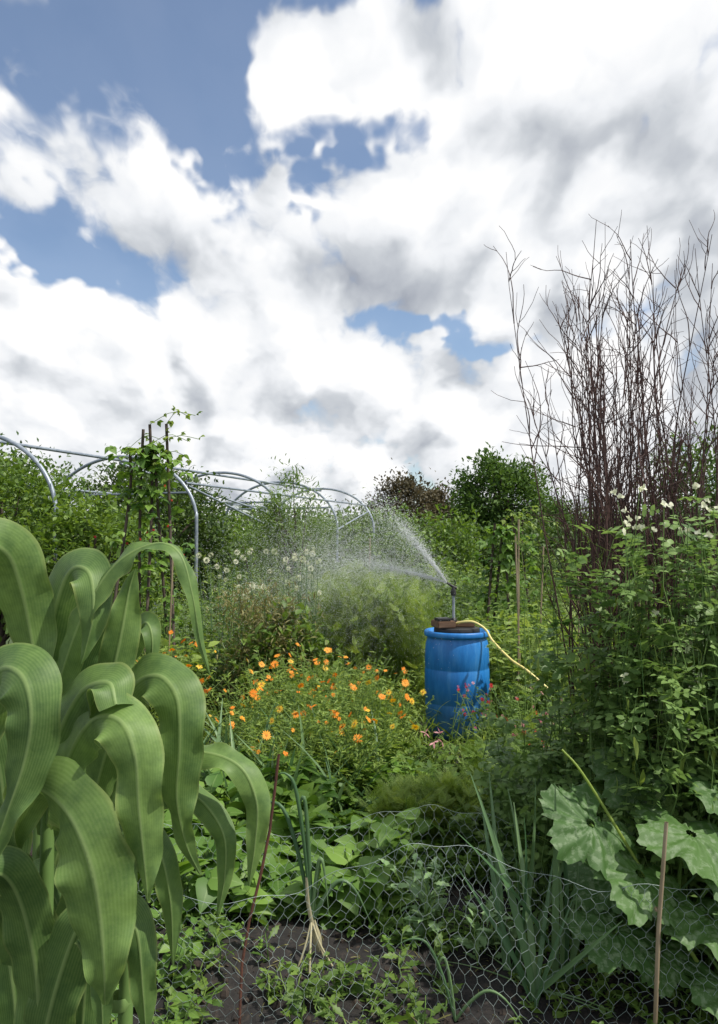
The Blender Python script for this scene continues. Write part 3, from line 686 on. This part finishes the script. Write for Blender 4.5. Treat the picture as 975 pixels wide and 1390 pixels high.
for z in (.2,.45): tubes(a,np.array([[[1.045+z*.02,2.758,z-.006],[1.045+z*.02,2.758,z],[1.045+z*.02,2.758,z+.006]]]),np.array([[.008,.0098,.008]]),'cane',7)
a.build('fence_stake')
a=Acc(); tubes(a,spline([(-.42,2.75,0),(-.41,2.78,.3),(-.33,2.8,.66),(-.29,2.8,.98)],8)[None],.0055,'redstem',6); a.build('rusty_stake')

# ------------------------------------------------------------------ corn
def ribbon(acc,ctrl,key='corn',seg=60,ac=10,rip=.007,fold=.26,ph=0,rv=.5):
    C=spline(ctrl,seg); P=C[:,:3]; W=np.maximum(C[:,3]*.84,.001); tw=np.radians(C[:,4])
    t=nrm(np.gradient(P,axis=0)); yv=np.array([0,1.0,0])
    s0=nrm(np.cross(t,yv)); y2=nrm(np.cross(s0,t))
    S=nrm(s0*np.cos(tw)[:,None]+y2*np.sin(tw)[:,None]); Nn=np.cross(S,t)
    us=np.linspace(-1,1,ac*2+1); ln=np.concatenate([[0],np.cumsum(np.linalg.norm(np.diff(P,axis=0),axis=1))])
    V=[];lu=[];lv=[]
    for i in range(seg):
        for u in us:
            e=abs(u)
            ripple=rip*(e**2.2)*(math.sin(ln[i]*38+ph+(1.9 if u>0 else 0))+.7*math.sin(ln[i]*83+ph*2+(2.4 if u>0 else .3)))*min(1,W[i]/.05)
            z=W[i]/2*fold*(e**1.3)*1.0+ripple-(.0022 if e<.08 else 0)
            V.append(P[i]+S[i]*u*W[i]/2*(1-.06*fold)+Nn[i]*z); lu.append(u); lv.append(ln[i])
    k=len(us); ii=(np.arange(seg-1)[:,None]*k+np.arange(k-1)[None]).ravel()
    F=np.stack([ii,ii+1,ii+k+1,ii+k],-1)
    acc.add(V,F,key,rv,np.array(lu),np.array(lv))
# plant drawings: front elevation in units of 1.25 mm
def cornleaf(acc,rows,y0,**kw):
    g=.00125; R=[]
    for (u,v,dy,w,tw) in rows: 
        y=y0+dy; k=y/1.3
        R.append(((u-487)*g*k,y,1.75-(v-735)*g*k,w*g,tw))
    ribbon(acc,R,**kw)
def cornstem(acc,x,y,h,lean=0):
    P=spline([(x-.03,y,0),(x-.01,y,h*.4),(x,y,h*.75),(x+lean,y,h)],14)
    tubes(acc,P[None],np.linspace(.019,.009,14)[None],'cornstem',12,.5)
    for z in (.25,.5,.72,.9): 
        if z<h: tubes(acc,np.array([[[x-.012,y,z-.012],[x-.012,y,z],[x-.012,y,z+.012]]]),np.array([[.0185,.0225,.0185]]),'cornstem',12,.9)
a=Acc(); cornstem(a,-.53,1.32,1.52)
Y=1.3
cornleaf(a,[(60,1010,.03,30,20),(90,900,.02,52,25),(118,825,0,58,38),(158,765,0,50,52),(210,738,-.02,40,68),(244,752,-.04,32,60),(262,810,-.05,22,40),(272,868,-.05,13,20),(286,915,-.05,2,10)],Y,ph=1,rv=.6)
cornleaf(a,[(62,960,.04,40,10),(45,870,.05,75,0),(28,795,.03,92,-8),(6,748,0,95,-20),(-40,740,-.05,85,-30),(-90,800,-.08,50,-20)],Y,ph=2,rv=.8)
cornleaf(a,[(58,960,.06,40,0),(66,880,.05,80,0),(80,810,.03,92,12),(98,772,0,90,35),(122,778,-.03,70,30),(128,830,-.05,50,10),(118,880,-.05,20,0),(112,900,-.05,3,0)],Y+.04,ph=3.3,rv=.35)
cornleaf(a,[(140,1010,.05,40,0),(152,930,.05,60,-10),(166,860,.05,62,-8),(176,800,.06,34,-5),(184,772,.06,3,0)],Y+.05,ph=.4,rv=.7)
cornleaf(a,[(70,1130,.02,40,10),(64,1060,0,70,20),(84,990,-.03,95,25),(115,935,-.05,100,45),(150,925,-.09,80,60),(160,955,-.12,50,30)],Y,ph=2.2,rv=.45)
cornleaf(a,[(20,1140,.02,40,5),(40,1080,-.02,75,-10),(60,1068,-.06,95,-20),(98,1100,-.1,108,-8),(128,1165,-.12,112,0),(143,1240,-.12,92,5),(148,1300,-.12,60,5),(150,1350,-.1,8,0)],Y-.05,ph=4.1,rv=.8,rip=.010)
cornleaf(a,[(75,1120,.03,40,0),(95,1030,-.02,70,20),(128,975,-.06,85,45),(165,975,-.1,82,35),(186,1020,-.12,76,5),(192,1090,-.12,66,0),(200,1160,-.12,44,-5),(206,1215,-.12,4,-5)],Y-.03,ph=5.5,rv=.95,rip=.009)
cornleaf(a,[(-30,1100,.03,50,0),(-25,980,0,80,10),(0,910,-.04,90,35),(32,915,-.08,92,25),(46,965,-.1,84,0),(38,1030,-.1,70,-10),(12,1110,-.1,40,-20),(-10,1180,-.1,4,-20)],Y-.06,ph=.2,rv=.4)
cornleaf(a,[(30,1300,.03,50,0),(20,1220,0,80,10),(8,1160,-.04,90,20),(-20,1110,-.08,80,20),(-60,1150,-.1,60,0)],Y,ph=.9,rv=.3)
cornleaf(a,[(70,1330,.03,60,0),(50,1260,0,85,5),(30,1200,-.03,85,10),(0,1190,-.06,70,20),(-40,1260,-.1,60,0)],Y+.05,ph=1.9,rv=.2)
cornleaf(a,[(40,1080,.1,50,0),(45,990,.1,75,0),(55,900,.1,75,5),(45,840,.08,60,10),(30,815,.04,30,30),(10,860,.02,4,30)],Y+.08,ph=1.1,rv=.05)
# leaf sheaths wrapped round the stalk
cornleaf(a,[(58,1560,-.03,60,0),(60,1440,-.03,70,0),(60,1330,-.04,85,0),(40,1230,-.06,80,-5),(10,1180,-.1,70,-15),(-30,1200,-.14,50,-10)],Y,ph=1.3,rv=.35)
cornleaf(a,[(62,1500,-.03,55,0),(70,1390,-.04,80,5),(96,1290,-.06,82,10),(120,1240,-.08,70,30),(140,1270,-.1,60,10),(146,1350,-.1,30,0),(148,1400,-.1,4,0)],Y,ph=3.3,rv=.2)
a.build('corn_plant')
a=Acc(); cornstem(a,-.43,1.45,1.35)
Y=1.38
cornleaf(a,[(120,1120,.05,45,0),(150,1010,.03,70,10),(178,935,0,84,35),(215,915,-.04,90,45),(242,945,-.07,84,10),(246,1010,-.08,76,-4),(243,1080,-.08,58,-8),(256,1140,-.08,30,-10),(276,1180,-.08,3,-10)],Y,ph=2.9,rv=.6,rip=.009)
cornleaf(a,[(120,1160,.05,40,0),(175,1060,.03,50,30),(235,1020,0,50,55),(290,1020,-.03,50,62),(330,1040,-.05,48,35),(350,1085,-.06,44,5),(348,1140,-.06,30,0),(340,1195,-.06,3,0)],Y,ph=1.4,rv=.8)
cornleaf(a,[(110,1220,.05,40,0),(170,1120,.03,50,25),(230,1070,0,50,50),(272,1080,-.03,46,40),(305,1125,-.05,40,10),(308,1180,-.05,26,0),(298,1235,-.05,3,0)],Y+.02,ph=3.4,rv=.35)
cornleaf(a,[(90,1250,.05,40,0),(130,1160,.02,60,10),(170,1110,0,60,40),(215,1140,-.03,50,30),(235,1210,-.04,40,0),(240,1300,-.04,3,0)],Y+.02,ph=.6,rv=.3)
cornleaf(a,[(120,980,.05,40,0),(150,915,.05,56,8),(185,860,.04,50,20),(200,845,.02,44,40),(208,870,0,30,20),(204,930,0,3,0)],Y+.06,ph=.1,rv=.4)
cornleaf(a,[(100,1350,.05,50,0),(130,1290,.02,70,10),(160,1230,0,70,30),(190,1250,-.03,60,20),(200,1330,-.04,45,0),(205,1390,-.04,10,0)],Y+.02,ph=1.6,rv=.3)
cornleaf(a,[(90,1150,.05,60,0),(95,1060,.05,85,0),(100,980,.05,90,10),(110,900,.04,80,10),(135,850,.03,50,20),(140,840,.0,10,20)],Y+.08,ph=2.6,rv=.05)
cornleaf(a,[(118,1500,.0,50,0),(120,1390,0,62,0),(125,1290,0,75,5),(130,1200,0,70,8),(110,1130,-.02,50,20)],Y,ph=2.2,rv=.2)
a.build('corn_plant')
a=Acc(); cornstem(a,-.66,1.6,1.4)
for k_,(rows) in enumerate([[(20,1250,.05,60,0),(15,1120,.05,90,0),(0,1020,.05,90,10),(-20,960,.04,60,10),(-40,960,.0,10,20)],[(60,1300,.05,60,0),(75,1190,.05,80,-5),(100,1120,.0,80,10),(140,1110,-.04,60,30),(160,1180,-.05,40,0),(165,1240,-.05,5,0)],[(40,1480,.0,60,0),(30,1350,.0,90,0),(20,1250,.0,90,10),(60,1180,-.04,60,30),(90,1230,-.05,10,20)]]): cornleaf(a,rows,1.55,ph=k_,rv=.15)
a.build('corn_plant')
patch('ground_weeds',120,-2.2,-.6,2.5,3.6,.1,.3,9,.09,'oval','bean',.4)

# ------------------------------------------------------------------ world
w=bpy.data.worlds.new('World'); bpy.context.scene.world=w; w.use_nodes=True
nt=w.node_tree; N=nt.nodes; L=nt.links; N.clear()
SUN_EL=57; SUN_AZ=108   # azimuth measured from +Y toward +X
out=N.new('ShaderNodeOutputWorld'); sky=N.new('ShaderNodeTexSky'); sky.sky_type='NISHITA'; sky.sun_disc=False
sky.sun_elevation=math.radians(SUN_EL); sky.sun_rotation=math.radians(SUN_AZ); sky.dust_density=.8; sky.ozone_density=1.4
tc=N.new('ShaderNodeTexCoord'); sp=N.new('ShaderNodeSeparateXYZ'); L.new(tc.outputs['Generated'],sp.inputs[0])
def mth(op,*ins,clamp=False):
    n=N.new('ShaderNodeMath'); n.operation=op; n.use_clamp=clamp
    for i,v in enumerate(ins):
        if isinstance(v,(int,float)): n.inputs[i].default_value=v
        else: L.new(v,n.inputs[i])
    return n.outputs[0]
def vm(op,*ins):
    n=N.new('ShaderNodeVectorMath'); n.operation=op
    for i,v in enumerate(ins):
        if isinstance(v,tuple): n.inputs[i].default_value=v
        else: L.new(v,n.inputs[i])
    return n
x,y,z=sp.outputs
az=mth('ARCTAN2',x,y); el=mth('ARCSINE',z)
zc=mth('MAXIMUM',z,0.0); k=mth('DIVIDE',1.0,mth('ADD',zc,.5))
cb=N.new('ShaderNodeCombineXYZ'); L.new(mth('MULTIPLY',x,k),cb.inputs[0]); L.new(mth('MULTIPLY',mth('MULTIPLY',y,k),.6),cb.inputs[1]); L.new(mth('MULTIPLY',z,k),cb.inputs[2])
P3=cb.outputs[0]
def noise(vec,scale,det,ro,dist=0,col=False):
    n=N.new('ShaderNodeTexNoise'); n.inputs['Scale'].default_value=scale; n.inputs['Detail'].default_value=det; n.inputs['Roughness'].default_value=ro; n.inputs['Distortion'].default_value=dist
    L.new(vec,n.inputs['Vector']); return n.outputs['Color'] if col else n.outputs['Fac']
def vor(vec,scale,sm=.4):
    n=N.new('ShaderNodeTexVoronoi'); n.voronoi_dimensions='2D'; n.feature='SMOOTH_F1'; n.inputs['Scale'].default_value=scale; n.inputs['Smoothness'].default_value=sm
    L.new(vec,n.inputs['Vector']); return n.outputs['Distance']
wc=noise(P3,5.5,4,.6,col=True)
wsub=vm('SUBTRACT',wc,(.5,.5,.5)).outputs[0]
wv=vm('MULTIPLY',wsub,(.34,.24,0)).outputs[0]
PW=vm('ADD',P3,vm('MULTIPLY',wsub,(.17,.17,.17)).outputs[0]).outputs[0]
def H(vec,fine):
    h=mth('ADD',noise(vec,3.4,6 if fine else 3,.58),mth('MULTIPLY',mth('SUBTRACT',.45,vor(vec,6.5)),.50))
    return mth('ADD',h,mth('MULTIPLY',mth('SUBTRACT',.45,vor(vec,16)),.24))
h0=H(PW,True); h1=H(vm('ADD',PW,(.03,-.055,.035)).outputs[0],False)
ae=N.new('ShaderNodeCombineXYZ'); L.new(az,ae.inputs[0]); L.new(el,ae.inputs[1])
AE=vm('ADD',ae.outputs[0],wv).outputs[0]
def blobs(lst):
    tot=None
    for a_,e_,ra,re,wt in lst:
        d=vm('SUBTRACT',AE,(math.radians(a_),math.radians(e_),0)); d2=vm('MULTIPLY',d.outputs[0],(1/math.radians(ra),1/math.radians(re),0))
        ln=vm('LENGTH',d2.outputs[0]).outputs['Value']
        mr=N.new('ShaderNodeMapRange'); mr.interpolation_type='SMOOTHSTEP'; mr.inputs[1].default_value=0; mr.inputs[2].default_value=1.8; mr.inputs[3].default_value=wt; mr.inputs[4].default_value=0; L.new(ln,mr.inputs[0])
        tot=mr.outputs[0] if tot is None else mth('ADD',tot,mr.outputs[0])
    return tot
dens=blobs([(-20,31,8,5.5,-.46),(-11,29,3,4.2,-.40),(-21,18.6,4.0,1.5,-.36),(-25,23,2.5,2.6,-.22),(-2,26.8,4.6,1.7,-.42),(2.5,22.4,2.0,1.0,-.25),(6,15.6,5,1.3,-.34),(-3,36.5,9,2.0,-.3),
 (-6,30.5,4.5,3.0,.28),(-13,23.6,9,3.0,.42),(15,30,12,8,.42),(-23,14.5,7,3,.30),(-20,28.5,3,2.5,.24),(18,21,12,5,.42),(0,8,34,5.5,.30),(-3,18.5,10,2.5,.24),(-9,14,6,2.5,.15)])
D=mth('ADD',mth('ADD',mth('MULTIPLY',mth('SUBTRACT',h0,.60),1.3),.69),dens)
al=N.new('ShaderNodeMapRange'); al.interpolation_type='SMOOTHSTEP'; al.inputs[1].default_value=.40; al.inputs[2].default_value=.63; al.inputs[3].default_value=.06; L.new(D,al.inputs[0])
bb=blobs([(-4,19.0,14,2.6,-.20),(20,24.5,13,4,-.26),(15,34.5,7,3.5,.5),(-12,25,8,2.4,.25),(-6,31,5,3,.2),(-22,16.5,6,2.5,.25),(-14,20.5,7,1.5,-.1),(12,17.5,12,2.5,-.10),(8,29,5,4,.10),(4,12.5,12,2,.10),(-20,11.5,9,1.3,.12),(-10,14.5,14,1.2,-.12),(0,7,40,3,.08)])
sh=mth('MULTIPLY',mth('SUBTRACT',h0,h1),1.4)
B=mth('ADD',mth('ADD',.72,sh),bb)
cr=N.new('ShaderNodeValToRGB'); e=cr.color_ramp.elements; e[0].position=.08; e[0].color=(.36,.39,.45,1); e[1].position=.93; e[1].color=(1.0,1.0,1.0,1)
e2=e.new(.42); e2.color=(.60,.63,.67,1); e3=e.new(.68); e3.color=(.85,.87,.90,1)
L.new(B,cr.inputs[0])
bg1=N.new('ShaderNodeBackground'); L.new(sky.outputs[0],bg1.inputs[0]); bg1.inputs[1].default_value=.15
bg2=N.new('ShaderNodeBackground'); L.new(cr.outputs[0],bg2.inputs[0]); bg2.inputs[1].default_value=1.04
ms=N.new('ShaderNodeMixShader'); L.new(al.outputs[0],ms.inputs[0]); L.new(bg1.outputs[0],ms.inputs[1]); L.new(bg2.outputs[0],ms.inputs[2]); L.new(ms.outputs[0],out.inputs[0])

sd=bpy.data.lights.new('sun','SUN'); sd.energy=5.0; sd.angle=math.radians(1); sd.color=(1,.95,.86)
so=bpy.data.objects.new('sun',sd); bpy.context.collection.objects.link(so)
dv=Vector((math.sin(math.radians(SUN_AZ))*math.cos(math.radians(SUN_EL)),math.cos(math.radians(SUN_AZ))*math.cos(math.radians(SUN_EL)),math.sin(math.radians(SUN_EL))))
so.rotation_euler=dv.to_track_quat('Z','Y').to_euler(); so.location=(5,5,20)

cd=bpy.data.cameras.new('camera'); cd.sensor_fit='VERTICAL'; cd.sensor_height=36; cd.lens=26.9; cd.clip_end=1500; cd.clip_start=.05
co=bpy.data.objects.new('camera',cd); bpy.context.collection.objects.link(co); co.location=(0,0,1.75); co.rotation_euler=(math.radians(92.2),0,0)
sc=bpy.context.scene; sc.camera=co
sc.view_settings.view_transform='Standard'; sc.view_settings.look='None'; sc.view_settings.exposure=0
